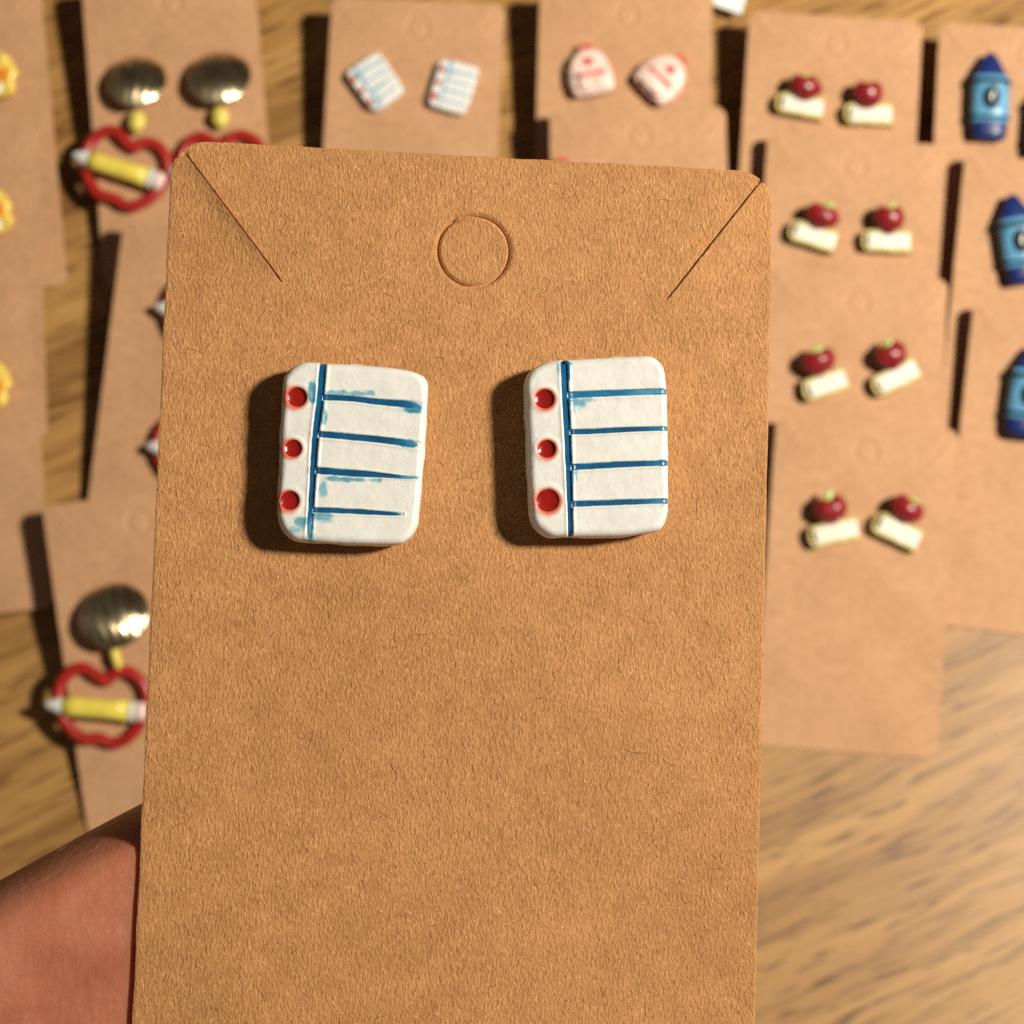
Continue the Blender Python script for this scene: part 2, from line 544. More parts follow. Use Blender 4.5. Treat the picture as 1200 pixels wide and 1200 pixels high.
    return mesh(name, verts, faces, m, True), (cc, cr, slits)

held_me, (HC, HR, HSL) = card_mesh('card_body', KRAFT)
bg_me = card_mesh('card_body', KRAFT_BG, 6.0)[0]

held = empty('earring_card', HELD, 'large kraft card held up close to the camera, with blank lower half', 'earring card')
link('card_body', held_me, held)

# fibres lying on the kraft surface (far too many to count)
def fibres(name, count, lmin, lmax, wid, m, curl, seed, vertical=True, nseg=4):
    r = np.random.default_rng(seed)
    verts, faces = [], []
    for _ in range(count):
        x = r.uniform(-CW / 2 + 0.0006, CW / 2 - 0.0006)
        y = -r.uniform(0.0012, 0.078)
        if math.hypot(abs(x) - (CW / 2 - CR), min(0, y + CR)) > 9: continue
        if abs(x) > CW / 2 - CR and y > -CR: continue
        if math.hypot(x - HC.x, y - HC.y) < HR + 0.0006: continue
        if any(-0.05 < (Vector((x, y)) - sa).dot(sd) / sL < 1.08 and abs((Vector((x, y)) - sa).dot(sn)) < 0.00055 for sa, sd, sL, sn in HSL): continue
        a = r.normal(math.pi / 2, 0.42) if vertical else r.uniform(0, math.pi)
        L = r.uniform(lmin, lmax) * (0.6 + 0.8 * r.random())
        k = r.normal(0, curl)
        w = wid * r.uniform(0.6, 1.3)
        px, py = x, y
        i0 = len(verts)
        for s in range(nseg + 1):
            t = s / nseg
            ww = w * (0.35 + 0.65 * math.sin(math.pi * min(1, max(0, 0.08 + 0.84 * t))))
            nx, ny = -math.sin(a), math.cos(a)
            z0 = 0.00018 * noise.noise(Vector((px * 55, py * 55, 1.3)))
            verts += [(px - nx * ww / 2, py - ny * ww / 2, z0 - 0.000006), (px, py, z0 + 0.00003), (px + nx * ww / 2, py + ny * ww / 2, z0 - 0.000006)]
            px += math.cos(a) * L / nseg; py += math.sin(a) * L / nseg
            a += k / nseg + r.normal(0, 0.15)
        for s in range(nseg):
            b = i0 + 3 * s
            faces += [(b, b + 3, b + 4, b + 1), (b + 1, b + 4, b + 5, b + 2)]
    o = obj(name, verts, faces, m, held)
    tag(o, kind='stuff')
    return o
fibres('paper_fibre', 8000, 0.00015, 0.00048, 0.000050, FIBRE_LIGHT, 0.4, 1)
fibres('paper_fibre', 2600, 0.00018, 0.00055, 0.000050, FIBRE_BROWN, 0.4, 4)
fibres('paper_fibre', 120, 0.0005, 0.0017, 0.000060, FIBRE_DARK, 1.3, 2, False, 7)
fibres('paper_fibre', 40, 0.00010, 0.00022, 0.00013, FIBRE_DARK, 0.3, 3, False, 2)

# small torn tab that still holds the punched disc
def tab():
    p = hl(537, 257)
    v = [(p.x - .00022, p.y + .0001, 0.00002), (p.x + .00006, p.y + .00025, 0.00002), (p.x + .00030, p.y - .0003, 0.00014), (p.x + .00006, p.y - .00032, 0.00002), (p.x, p.y, 0.00018)]
    obj('torn_tab', v, [(0, 3, 4), (3, 2, 4), (2, 1, 4), (1, 0, 4)], KRAFT, held)
tab()

# ------------------------------------------------------------------ notebook-paper earrings
def outline_fn(loop):
    """radius as function of angle about centroid for a star-shaped loop"""
    c = loop.mean(0)
    ang = np.unwrap(np.arctan2(loop[:, 1] - c[1], loop[:, 0] - c[0]))
    rad = np.hypot(loop[:, 0] - c[0], loop[:, 1] - c[1])
    if ang[-1] < ang[0]: ang, rad = ang[::-1], rad[::-1]
    a = np.concatenate([ang - 2 * math.pi, ang, ang + 2 * math.pi]); r = np.concatenate([rad] * 3)
    return c, (lambda t: np.interp(t, a, r))

def notebook(spec, frame, h, nth, nr, inkm, parent, seed):
    """white clay tile with pressed lines; spec is in pixels, frame its plane"""
    S = spec
    zx = lambda p: (S['ox'] + p[0] / S['k'], S['oy'] + p[1] / S['k'])
    tol = lambda p: (lambda q: (q.x, q.y))(on_frame(frame, *zx(p), h))
    unit = (Vector(tol((600, 600))) - Vector(tol((700, 600)))).length / 100
    loop = smooth_loop([tol(p) for p in S['outline']], 10)
    c0, rf = outline_fn(loop)
    th = np.linspace(-math.pi, math.pi, nth, endpoint=False)
    R = rf(th)
    lines = [([tuple(q) for q in smooth_open([tol(p) for p in L['pts']], 6)], L['w'] * unit * 0.80, L['w2'] * unit * 0.80) for L in S['lines']]
    dots = [(tol((x, y)), r * unit) for x, y, r in S['dots']]
    re = 0.00062
    def height(x, y, with_groove=False):
        dx, dy = x - c0[0], y - c0[1]
        rr = np.hypot(dx, dy)
        d = np.clip((rf(np.arctan2(dy, dx)) - rr), 0, None)
        e = np.clip(1 - d / re, 0, 1)
        z = h - re * (1 - np.sqrt(np.clip(1 - e * e, 0, 1)))
        groove = np.zeros_like(x)
        for pts, w, w2 in lines:
            dd, fr = seg_dist(x, y, pts)
            ww = w + (w2 - w) * sstep(0.35, 1.0, fr)
            groove = np.maximum(groove, (1 - sstep(0.70, 1.22, dd / ww)) * (1 - S['fade'] * sstep(0.72, 1.0, fr)))
            z = z + 0.00006 * np.exp(-((dd / ww - 1.7) / 0.5) ** 2)
        for (px, py), r in dots:
            dd = np.hypot(x - px, y - py)
            groove = np.maximum(groove, 1.1 * (1 - sstep(0.75, 1.05, dd / r)))
            z = z + 0.00005 * np.exp(-((dd / r - 1.3) / 0.25) ** 2)
        z = z + 0.000025 * fbm(x, y, x * 0 + seed, 520, 4) + 0.00008 * fbm(x, y, x * 0 + seed + 4, 110, 2)
        return (z - 0.00040 * groove, 0.00040 * groove) if with_groove else z - 0.00040 * groove
    us = np.linspace(0, 1, nr + 1)[1:]
    us = 1 - (1 - us) ** 1.15
    # keep the tile's own edge a bit wavy
    R = R * (1 + 0.004 * np.sin(th * 9 + seed) + 0.003 * np.sin(th * 17 + 2 * seed))
    X = (c0[0] + np.outer(us, R * np.cos(th))).ravel(); Y = (c0[1] + np.outer(us, R * np.sin(th))).ravel()
    X = np.append(X, c0[0]); Y = np.append(Y, c0[1])
    Z = height(X, Y)
    verts = list(zip(X, Y, Z))
    faces = []
    ctr = nr * nth
    for j in range(nth):
        k = (j + 1) % nth
        faces.append((ctr, j, k))
        for i in range(nr - 1):
            a, b = i * nth + j, i * nth + k
            faces.append((a, a + nth, b + nth, b))
    # side wall in two bands, foot slightly drawn in
    last = (nr - 1) * nth
    xo, yo = X[last:last + nth], Y[last:last + nth]
    prev = last
    for zz, g in ((0.62 * h, 1.012), (0.30 * h, 1.004), (0.00006, 0.975)):
        i0 = len(verts)
        for j in range(nth):
            verts.append((c0[0] + (xo[j] - c0[0]) * g, c0[1] + (yo[j] - c0[1]) * g, zz))
        for j in range(nth):
            k = (j + 1) % nth
            faces.append((prev + j, i0 + j, i0 + k, prev + k))
        prev = i0
    i0 = len(verts); verts.append((c0[0], c0[1], 0.00006))
    for j in range(nth): faces.append((prev + j, i0, prev + (j + 1) % nth))
    me = mesh('clay_tile', verts, faces, CLAY)
    # paint that ran out of the pressed lines
    n = len(verts)
    blue = np.zeros(n); red = np.zeros(n)
    m = len(X)
    wob = fbm(X, Y, X * 0 + 3, 900, 3)
    for pts, w, w2 in lines:
        dd, fr = seg_dist(X, Y, pts)
        ww = w + (w2 - w) * sstep(0.35, 1.0, fr)
        blue[:m] = np.maximum(blue[:m], 0.95 * (1 - S['fade'] * sstep(0.80, 1.0, fr)) * (1 - sstep(0.85, 1.25, dd / ww - 0.25 * wob)))
    for x, y, rx, ry, s in S['smears']:
        px, py = tol((x, y))
        q = np.hypot((X - px) / (rx * unit), (Y - py) / (ry * unit)) + 0.75 * wob
        blue[:m] = np.maximum(blue[:m], s * 1.25 * (1 - sstep(0.55, 1.3, q)))
    for (px, py), r in dots:
        dd = np.hypot(X - px - S['halo'][0] * unit, Y - py + S['halo'][1] * unit) / r
        d0 = np.hypot(X - px, Y - py) / r
        red[:m] = np.maximum(red[:m], 0.72 * (1 - sstep(0.98, 1.55 + 0.35 * wob, dd + 0.12 * wob)))
        red[:m] = np.maximum(red[:m], 1.0 * (1 - sstep(0.88, 1.10, d0)))
    for nm, arr in (('blue_smear', blue), ('red_smear', red)):
        at = me.attributes.new(nm, 'FLOAT', 'POINT'); at.data.foreach_set('value', arr.astype(np.float32))
    link('clay_tile', me, parent)
    # inked line ribbons lying in the grooves
    for li, (pts, w, w2) in enumerate(lines):
        P = np.array(pts)
        seg = np.r_[0, np.cumsum(np.hypot(*np.diff(P, axis=0).T))]
        ns = max(8, int(70 * nth / 480))
        t = np.linspace(0.006, 0.99, ns)
        cx = np.interp(t * seg[-1], seg, P[:, 0]); cy = np.interp(t * seg[-1], seg, P[:, 1])
        dx, dy = np.gradient(cx), np.gradient(cy); l = np.hypot(dx, dy); dx /= l; dy /= l
        ww = (w + (w2 - w) * sstep(0.35, 1.0, t)) * 1.13
        ww *= 1 + 0.10 * np.array([noise.noise(Vector((q * 22, li * 3.1, seed))) for q in t])
        ww = ww * (1 - S['taper'] * sstep(0.86, 1.0, t)); ww[0] *= 0.6
        V, Fc, wear = [], [], []
        cols = (-1, -0.5, 0, 0.5, 1)
        for c in cols:
            x = cx - dy * ww * c; y = cy + dx * ww * c
            zc, gz = height(cx, cy, True); z = zc + gz * 0.58 + 0.00001 * c * c + 0.00002
            V += list(zip(x, y, z))
            wr = S['lines'][li]['wear']
            wear += list(np.clip(wr[0] + (wr[1] - wr[0]) * sstep(wr[2], 1.0, t), 0, 1))
        for a in range(len(cols) - 1):
            for q in range(ns - 1):
                i = a * ns + q
                Fc.append((i, i + 1, i + ns + 1, i + ns))
        rim = [a * ns for a in range(len(cols))] 
        # underside so that the ribbon has body
        nb = len(V)
        V += [(x, y, z - 0.00009) for x, y, z in V]
        wear += wear
        Fc += [tuple(nb + i for i in reversed(f)) for f in list(Fc)]
        E = {}
        for f in Fc[:len(Fc) // 2]:
            for a, b in zip(f, f[1:] + f[:1]): E[(a, b)] = 1
        Fc += [(b, a, a + nb, b + nb) for (a, b) in E if (b, a) not in E]
        me2 = mesh('ruled_line', V, Fc, inkm)
        at = me2.attributes.new('wear', 'FLOAT', 'POINT'); at.data.foreach_set('value', np.array(wear, np.float32))
        link('ruled_line', me2, parent)
    # red resin in the punched holes
    for di, ((px, py), r) in enumerate(dots):
        V, Fc = [], []
        na = 40
        for rr, dz in ((1.0, 0.00012), (0.92, 0.00010), (0.7, 0.00004), (0.4, 0.00001)):
            for q in range(na):
                a = 2 * math.pi * q / na
                w_ = 1 + 0.045 * math.sin(2 * a + 2.3 * di + seed) + 0.03 * math.sin(3 * a + di + seed) + 0.02 * math.sin(7 * a + seed)
                V.append((px + r * 0.93 * rr * w_ * math.cos(a), py + r * 0.93 * rr * w_ * math.sin(a), h - 0.00024 + dz ))
        V.append((px, py, h - 0.00024))
        for i in range(3):
            for q in range(na):
                k = (q + 1) % na
                Fc.append((i * na + q, i * na + k, (i + 1) * na + k, (i + 1) * na + q))
        for q in range(na): Fc.append((3 * na + q, 3 * na + (q + 1) % na, 4 * na))
        obj('red_dot', V, Fc, RED_RESIN, parent)
    post(parent, c0[0], c0[1])
    return c0

def post(parent, x=0.0, y=0.0, L=0.0088):
    """ear post that passes through the card, with its round clutch behind"""
    V, Fc = [], []
    prof = [(0.0004, -0.00002), (0.0004, -0.0016), (0.0022, -0.0017), (0.0026, -0.0026), (0.0022, -0.0052), (0.0012, -0.0058), (0.0004, -0.0060), (0.0004, -L)]
    n = 12
    for r, z in prof:
        for q in range(n):
            a = 2 * math.pi * q / n
            V.append((x + r * math.cos(a), y + r * math.sin(a), z))
    for i in range(len(prof) - 1):
        for q in range(n):
            k = (q + 1) % n
            Fc.append((i * n + q, (i + 1) * n + q, (i + 1) * n + k, i * n + k))
    Fc.append(tuple((len(prof) - 1) * n + q for q in reversed(range(n))))
    obj('ear_post', V, Fc, PLAIN_METAL, parent)

S1 = dict(ox=260, oy=390, k=4.2857,
    outline=[(430, 143), (520, 150), (610, 153), (700, 158), (860, 172), (965, 192), (1016, 224), (1032, 280), (1030, 420), (1020, 560), (1005, 760), (990, 900), (972, 985), (930, 1040), (870, 1061), (700, 1060), (560, 1055), (430, 1045), (358, 1033), (310, 990), (284, 930), (278, 860), (280, 800), (288, 700), (290, 560), (294, 470), (300, 400), (308, 250), (333, 195), (378, 158)],
    lines=[dict(pts=[(508, 156), (494, 320), (470, 520), (458, 700), (447, 880), (436, 1022)], w=19, w2=15, wear=(0.05, 0.75, 0.80)),
           dict(pts=[(490, 324), (640, 330), (780, 346), (900, 356), (1003, 366)], w=15, w2=20, wear=(0, 0.5, 0.75)),
           dict(pts=[(475, 508), (640, 522), (800, 538), (990, 562)], w=17, w2=18, wear=(0, 0.45, 0.65)),
           dict(pts=[(465, 690), (640, 704), (800, 715), (978, 732)], w=18, w2=7, wear=(0, 0.8, 0.70)),
           dict(pts=[(455, 889), (640, 896), (780, 904), (908, 912)], w=14, w2=10, wear=(0, 0.2, 0.8))],
    dots=[(377, 323, 50), (357, 580, 44), (340, 842, 48)], halo=(-8, 4), fade=0.9, taper=0.8,
    smears=[(453, 285, 20, 70, .50), (685, 306, 75, 17, .42), (508, 405, 17, 75, .45), (962, 376, 52, 24, .60), (948, 562, 56, 19, .58), (925, 725, 56, 11, .5), (560, 304, 60, 14, .34), (505, 770, 30, 55, .34), (500, 930, 55, 30, .42), (402, 950, 34, 34, .42), (444, 1000, 20, 50, .5), (610, 735, 130, 14, .40), (370, 990, 30, 20, .3)])
S2 = dict(ox=550, oy=390, k=4.2857,
    outline=[(335, 172), (400, 145), (500, 132), (600, 126), (700, 120), (830, 114), (905, 112), (948, 132), (980, 175), (993, 260), (1000, 450), (1003, 700), (1003, 850), (1001, 905), (978, 960), (930, 995), (780, 1018), (600, 1022), (480, 1022), (405, 1018), (345, 980), (316, 925), (308, 840), (303, 760), (296, 560), (290, 400), (286, 260), (300, 208)],
    lines=[dict(pts=[(476, 150), (482, 320), (492, 500), (500, 700), (506, 880), (509, 1014)], w=19, w2=14, wear=(0.12, 0.05, 0.1)),
           dict(pts=[(494, 312), (640, 306), (800, 300), (990, 294)], w=17, w2=15, wear=(0.32, 0.6, 0.5)),
           dict(pts=[(503, 498), (600, 496), (800, 486), (996, 480)], w=14, w2=12, wear=(0.0, 0.45, 0.7)),
           dict(pts=[(510, 675), (640, 668), (800, 660), (997, 654)], w=16, w2=14, wear=(0.05, 0.3, 0.7)),
           dict(pts=[(514, 860), (640, 855), (800, 850), (1000, 844)], w=15, w2=13, wear=(0.05, 0.4, 0.6))],
    dots=[(377, 332, 49), (388, 583, 45), (393, 842, 57)], halo=(2, 4), fade=0.15, taper=0.35,
    smears=[(530, 352, 46, 36, .40), (495, 195, 22, 60, .55), (590, 335, 40, 14, .3), (950, 298, 50, 16, .4), (520, 400, 14, 60, .35), (975, 655, 30, 18, .4), (980, 845, 30, 18, .4), (525, 720, 18, 40, .3), (455, 180, 18, 30, .35)])

H_TILE = 0.0031
e1 = empty('earring', HELD, 'left notebook-paper earring on the held card, blue lines sloping down to the right', 'earring', 'notebook paper earrings')
notebook(S1, HELD, H_TILE, 560, 110, INK, e1, 1)
e2 = empty('earring', HELD, 'right notebook-paper earring on the held card, blue lines reaching its right edge', 'earring', 'notebook paper earrings')
notebook(S2, HELD, H_TILE, 560, 110, INK, e2, 2)
for i, (x, y, z) in enumerate([]): pass

# ------------------------------------------------------------------ cards on the table
def card_frame(px, py, corner, cw_deg, zt, zb):
    """frame with origin at the top middle of a card propped up by its ear posts (top edge at zt, foot at zb);
    corner gives which point sits at the pixel"""
    p = on_z(px, py, zb if corner[0] == 'B' else zt)
    M = Matrix.Translation(p) @ Matrix.Rotation(RAD(-cw_deg), 4, 'Z') @ Matrix.Rotation(math.asin((zt - zb) / CH), 4, 'X')
    off = {'TM': (0, 0), 'TL': (CW / 2, 0), 'TR': (-CW / 2, 0), 'BR': (-CW / 2, CH), 'BL': (CW / 2, CH)}[corner]
    return M @ Matrix.Translation((off[0], off[1], 0))

CARD_GROUP = 'earring cards laid out on the table'
CARDS = {}
def table_card(key, px, py, corner, cw, zt, zb, label):
    M = card_frame(px, py, corner, cw, zt * CM, zb * CM)
    o = empty('earring_card', M, label, 'earring card', CARD_GROUP)
    link('card_body', bg_me, o)
    CARDS[key] = M, cw
    return o

table_card('A1', 47, -22, 'TR', -6.2, 1.30, 0.20, 'topmost kraft card at the left edge, its right edge running down to a bottom corner')
table_card('A2', 44, 146, 'TR', -2.6, 1.50, 0.20, 'middle kraft card of the overlapping stack at the left edge')
table_card('A3', 31, 335, 'TR', -5.9, 1.60, 0.25, 'lowest kraft card of the stack at the left edge, lying over two others')
table_card('B1', 95, -20, 'TL', -5.3, 1.45, 0.30, 'kraft card holding two gilt discs with red hoops, upper left')
table_card('B2', 145, 257, 'TL', 6.6, 1.60, 0.25, 'kraft card left of the held card with only two white pencil tips showing')
table_card('B3', 49, 594, 'TL', -8.4, 1.75, 0.06, 'lower left kraft card above the finger, with one gilt disc and red hoop')
table_card('C1', 389, -4, 'TL', 2.8, 1.45, 0.40, 'kraft card carrying two small tilted notebook-paper earrings, behind the held card')
table_card('C2', 734, -14, 'TM', 1.6, 1.45, 0.40, 'kraft card carrying two pink backpack earrings, top centre right')
table_card('C3', 747, 127, 'TM', -1.2, 1.75, 0.40, 'kraft card just above the held card showing only its empty punched top')
table_card('E1', 1101, 26, 'TL', 3.8, 1.40, 0.40, 'top right kraft card with the upright blue crayon earring')
table_card('E2', 1131, 179, 'TL', 6.5, 1.60, 0.40, 'kraft card in the middle of the right edge with a left-leaning blue crayon')
table_card('E3', 1141, 355, 'TL', 6.8, 1.60, 0.06, 'lowest kraft card at the right edge with a blue crayon cut by the frame')
table_card('D1', 980, 19, 'TM', 4.3, 1.40, 0.40, 'topmost kraft card of the apple-and-book column')
table_card('D2', 1003, 163, 'TM', 4.3, 1.60, 0.40, 'second kraft card from the top of the apple-and-book column')
table_card('D3', 1006, 321, 'TM', 3.6, 1.70, 0.35, 'third kraft card from the top of the apple-and-book column')
table_card('D4', 1017, 496, 'TM', 4.4, 1.70, 0.06, 'lowest kraft card of the apple-and-book column, its blank half lying on bare wood')

# ------------------------------------------------------------------ small clay builders (units: cm)
def jitter(V, amp, s, seed):
    return [(x + amp * noise.noise(Vector((x * s, y * s, z * s + seed))), y + amp * noise.noise(Vector((x * s + 9, y * s, z * s + seed))), z + amp * 0.6 * noise.noise(Vector((x * s, y * s + 7, z * s + seed)))) for x, y, z in V]

def scaled(V):
    return [(x * CM, y * CM, z * CM) for x, y, z in V]

def pill(outline, z0, z1, b, seed=0, per=6, dome=0.0, amp=0.008):
    """rounded clay slab over a star-shaped outline"""
    L = smooth_loop(outline, per); c = L.mean(0); rm = np.hypot(*(L - c).T).mean()
    rings = [(1 - b / rm, z0)]
    for k in range(5):
        a = math.pi / 2 * k / 4
        rings.append((1 - b / rm * (1 - math.sin(a)) if False else 1 - (b / rm) * (1 - math.cos(a - math.pi / 2)) , z0 + b * 0.8 * math.sin(a)))
    for k in range(6):
        a = math.pi / 2 * k / 5
        rings.append((1 - b / rm * (1 - math.cos(a)), z1 - b + b * math.sin(a)))
    rings += [((1 - b / rm) * 0.6, z1 + dome * 0.7), ((1 - b / rm) * 0.25, z1 + dome)]
    n = len(L); V, Fc = [], []
    for g, z in rings:
        V += [(c[0] + (p[0] - c[0]) * g, c[1] + (p[1] - c[1]) * g, z) for p in L]
    ccw = np.sum(L[:, 0] * np.roll(L[:, 1], -1) - np.roll(L[:, 0], -1) * L[:, 1]) > 0
    for i in range(len(rings) - 1):
        for q in range(n):
            k = (q + 1) % n
            f = (i * n + q, i * n + k, (i + 1) * n + k, (i + 1) * n + q)
            Fc.append(f if ccw else f[::-1])
    t = len(V); V += [(c[0], c[1], z1 + dome), (c[0], c[1], z0)]
    l0 = (len(rings) - 1) * n
    for q in range(n):
        k = (q + 1) % n
        Fc.append((l0 + q, l0 + k, t) if ccw else (l0 + k, l0 + q, t))
        Fc.append((k, q, t + 1) if ccw else (q, k, t + 1))
    return jitter(V, amp, 6, seed), Fc

def rrect(w, h, r, cx=0, cy=0):
    a, b = w / 2, h / 2
    return [(cx + x, cy + y) for x, y in [(-a + r, -b), (0, -b), (a - r, -b), (a - r * .3, -b + r * .3), (a, -b + r), (a, 0), (a, b - r), (a - r * .3, b - r * .3), (a - r, b), (0, b), (-a + r, b), (-a + r * .3, b - r * .3), (-a, b - r), (-a, 0), (-a, -b + r), (-a + r * .3, -b + r * .3)]]

def tube(pts, rad, n=10, closed=False, flat=1.0):
    P = [Vector(p) for p in pts]; m = len(P); V, Fc = [], []
    for i, p in enumerate(P):
        if closed: t = P[(i + 1) % m] - P[i - 1]
        else: t = P[min(i + 1, m - 1)] - P[max(i - 1, 0)]
        t.normalize()
        up = Vector((0, 0, 1))
        s = t.cross(up)
        if s.length < 1e-4: s = Vector((1, 0, 0))
        s.normalize(); u = s.cross(t)
        r = rad[i] if hasattr(rad, '__len__') else rad
        for q in range(n):
            a = 2 * math.pi * q / n
            V.append(tuple(p + s * r * math.cos(a) + u * r * flat * math.sin(a)))
    for i in range(m if closed else m - 1):
        j = (i + 1) % m
        for q in range(n):
            k = (q + 1) % n
            Fc.append((i * n + q, i * n + k, j * n + k, j * n + q))
    if not closed:
        Fc.append(tuple(reversed(range(n)))); Fc.append(tuple((m - 1) * n + q for q in range(n)))
    return V, Fc

def ball(cx, cy, cz, rx, ry, rz, seed=0, amp=0.0, nu=20, nv=12):
    V, Fc = [], []
    for i in range(nv + 1):
        p = math.pi * i / nv
        for q in range(nu):
            a = 2 * math.pi * q / nu
            V.append((cx + rx * math.sin(p) * math.cos(a), cy + ry * math.sin(p) * math.sin(a), cz + rz * math.cos(p)))
    for i in range(nv):
        for q in range(nu):
            k = (q + 1) % nu
            Fc.append((i * nu + q, (i + 1) * nu + q, (i + 1) * nu + k, i * nu + k))
    return (jitter(V, amp, 7, seed) if amp else V), Fc

def rotz(V, deg, cx=0, cy=0):
    c, s = math.cos(RAD(deg)), math.sin(RAD(deg))
    return [(cx + x * c - y * s, cy + x * s + y * c, z) for x, y, z in V]

def part(name, VF, m, parent, smooth=True):
    return obj(name, scaled(VF[0]), VF[1], m, parent, smooth=smooth)

def item_frame(key, px, py, deg_ccw=0.0):
    """frame on the table card's face at a pixel; rotation in the world, not the card"""
    C, cw = CARDS[key]
    p = C @ on_frame(C, px, py, 0.00012)
    return Matrix.Translation(p) @ C.to_3x3().to_4x4() @ Matrix.Rotation(RAD(cw + deg_ccw), 4, 'Z')

# --- small notebook earrings on the card behind
def little_notebook(px, py, deg, label, spec, src_off):
    M = item_frame('C1', px, py, deg)
    t = empty('earring', M, label, 'earring', 'notebook paper earrings')
    # same tile as the big ones, coarser, re-centred on its own origin
    holder = []
    before = set(COL.objects)
    c0 = notebook(spec, HELD, H_TILE, 160, 40, INK_PALE, t, 5)
    for o in COL.objects:
        if o not in before:
            o.matrix_basis = Matrix.Translation((-c0[0], -c0[1], 0))
    return t
little_notebook(438, 100, 36, 'small notebook-paper earring tilted left, its red dots along the lower left side', S1, None)
little_notebook(531, 103, -20, 'small notebook-paper earring tilted right, to the right of its twin behind the held card', S2, None)

# --- apple on book
def apple_book(key, bx, by, deg, ax, ay, lx, ly, label, leaf=1.0, seed=0, wide=1.0):
    M = item_frame(key, bx, by, deg)
    t = empty('earring', M, label, 'earring', 'apple and book earrings')
    def loc(px, py, z):
        q = on_frame(M, px, py, z * CM)
        return q.x / CM, q.y / CM
    w, h = 1.34 * wide, 0.58
    # wrap-round cover: two boards joined by a rounded spine at the left
    mid = [(w / 2, h / 2 - .03), (0, h / 2 - .03), (-w / 2 + .16, h / 2 - .03)]
    mid += [(-w / 2 + .16 - .18 * math.sin(a), (h / 2 - .03) * math.cos(a)) for a in np.linspace(.3, math.pi - .3, 7)]
    mid += [(-w / 2 + .16, -h / 2 + .03), (0, -h / 2 + .03), (w / 2, -h / 2 + .03)]
    V, Fc = [], []
    P = [Vector(p) for p in mid]
    for i, p in enumerate(P):
        d = (P[min(i + 1, len(P) - 1)] - P[max(i - 1, 0)]).normalized()
        nn = Vector((-d.y, d.x)) * .046
        for sgn, z in ((1, 0.0), (1, .40), (.6, .44), (-.6, .44), (-1, .40), (-1, 0.0)):
            V.append((p.x + nn.x * sgn, p.y + nn.y * sgn, z * .80))
    for i in range(len(P) - 1):
        for q in range(6):
            k = (q + 1) % 6
            Fc.append((i * 6 + q, (i + 1) * 6 + q, (i + 1) * 6 + k, i * 6 + k))
    Fc += [tuple(range(6)), tuple(reversed(range((len(P) - 1) * 6, len(P) * 6)))]
    part('book_cover', (jitter(V, .03, 3, seed), Fc), COVER, t)
    part('book_pages', pill(rrect(w - .16, h - .11, .06, .045, 0), .0, .335, .035, seed, dome=.0, amp=.02), CREAM, t)
    # apple: dimpled, lobed
    x, y = loc(ax, ay, .30)
    q_ = 1 + .07 * math.sin(seed * 2.7)
    V, Fc = ball(0, 0, 0, .48 * q_, .42 / q_, .36, seed, 0.0, 24, 16)
    V2 = []
    c, s = math.cos(RAD(-deg * .6)), math.sin(RAD(-deg * .6))
    for vx, vy, vz in V:
        g = math.exp(-((vx / .14) ** 2)) * max(0, vy / .36) ** 3
        vy2 = vy - .09 * g
        taper = 1 - .16 * max(0, -vy / .36)
        vx2 = vx * taper * (1 + .05 * math.cos(5 * math.atan2(vz, vx)))
        V2.append((x + vx2, y + vy2, .34 + vz * taper))
    part('apple', (jitter(V2, .04, 3.5, seed), Fc), APPLE_RED, t)
    x2, y2 = loc(lx, ly, .5)
    part('apple_stem', tube([(x + (x2 - x) * .55, y + (y2 - y) * .55, .40), (x2 - .04, y2 + .02, .50)], .035, 8), STEM, t)
    lv = [(-.17, -.03), (-.06, -.08), (.08, -.06), (.19, .04), (.05, .08), (-.09, .06)]
    V, Fc = pill([(a * leaf, b * leaf * 1.15) for a, b in lv], 0, .09, .03, seed, dome=.02)
    V = [(a + x2, b + y2, cz + .47) for a, b, cz in rotz(V, 18 + 25 * math.sin(seed * 2.1))]
    part('apple_leaf', (V, Fc), LEAF, t)
    post(t)
    return t
apple_book('D1', 937, 127, -10, 942, 103, 944, 90, 'apple-on-book earring on the topmost apple card, the left one, book sloping down', .7, 1)
apple_book('D1', 1017, 137, -1, 1015.5, 111, 1017, 98, 'apple-on-book earring on the topmost apple card, the right one, book level', .6, 2)
apple_book('D2', 952, 279, -17, 962, 254, 971, 241, 'apple-on-book earring on the second apple card, left one, book tilted down to the right', 1, 3)
apple_book('D2', 1038, 285, -2, 1041, 257, 1044, 243, 'apple-on-book earring on the second apple card, right one, standing level', 1, 4)
apple_book('D3', 966, 452, 19, 958, 424, 957, 411, 'apple-on-book earring on the third apple card, left one, book rising to the right', 1.1, 5, .92)
apple_book('D3', 1048, 444, 27, 1043, 417, 1040, 405, 'apple-on-book earring on the third apple card, right one, steeply tilted', 1.15, 6)
apple_book('D4', 976, 624, 13, 972, 597, 970, 583, 'apple-on-book earring on the lowest apple card, left one, leaf upright', 1.15, 7)
apple_book('D4', 1050, 623, -25, 1061, 597, 1070, 588, 'apple-on-book earring on the lowest apple card, right one, leaning far right', 1.0, 8)

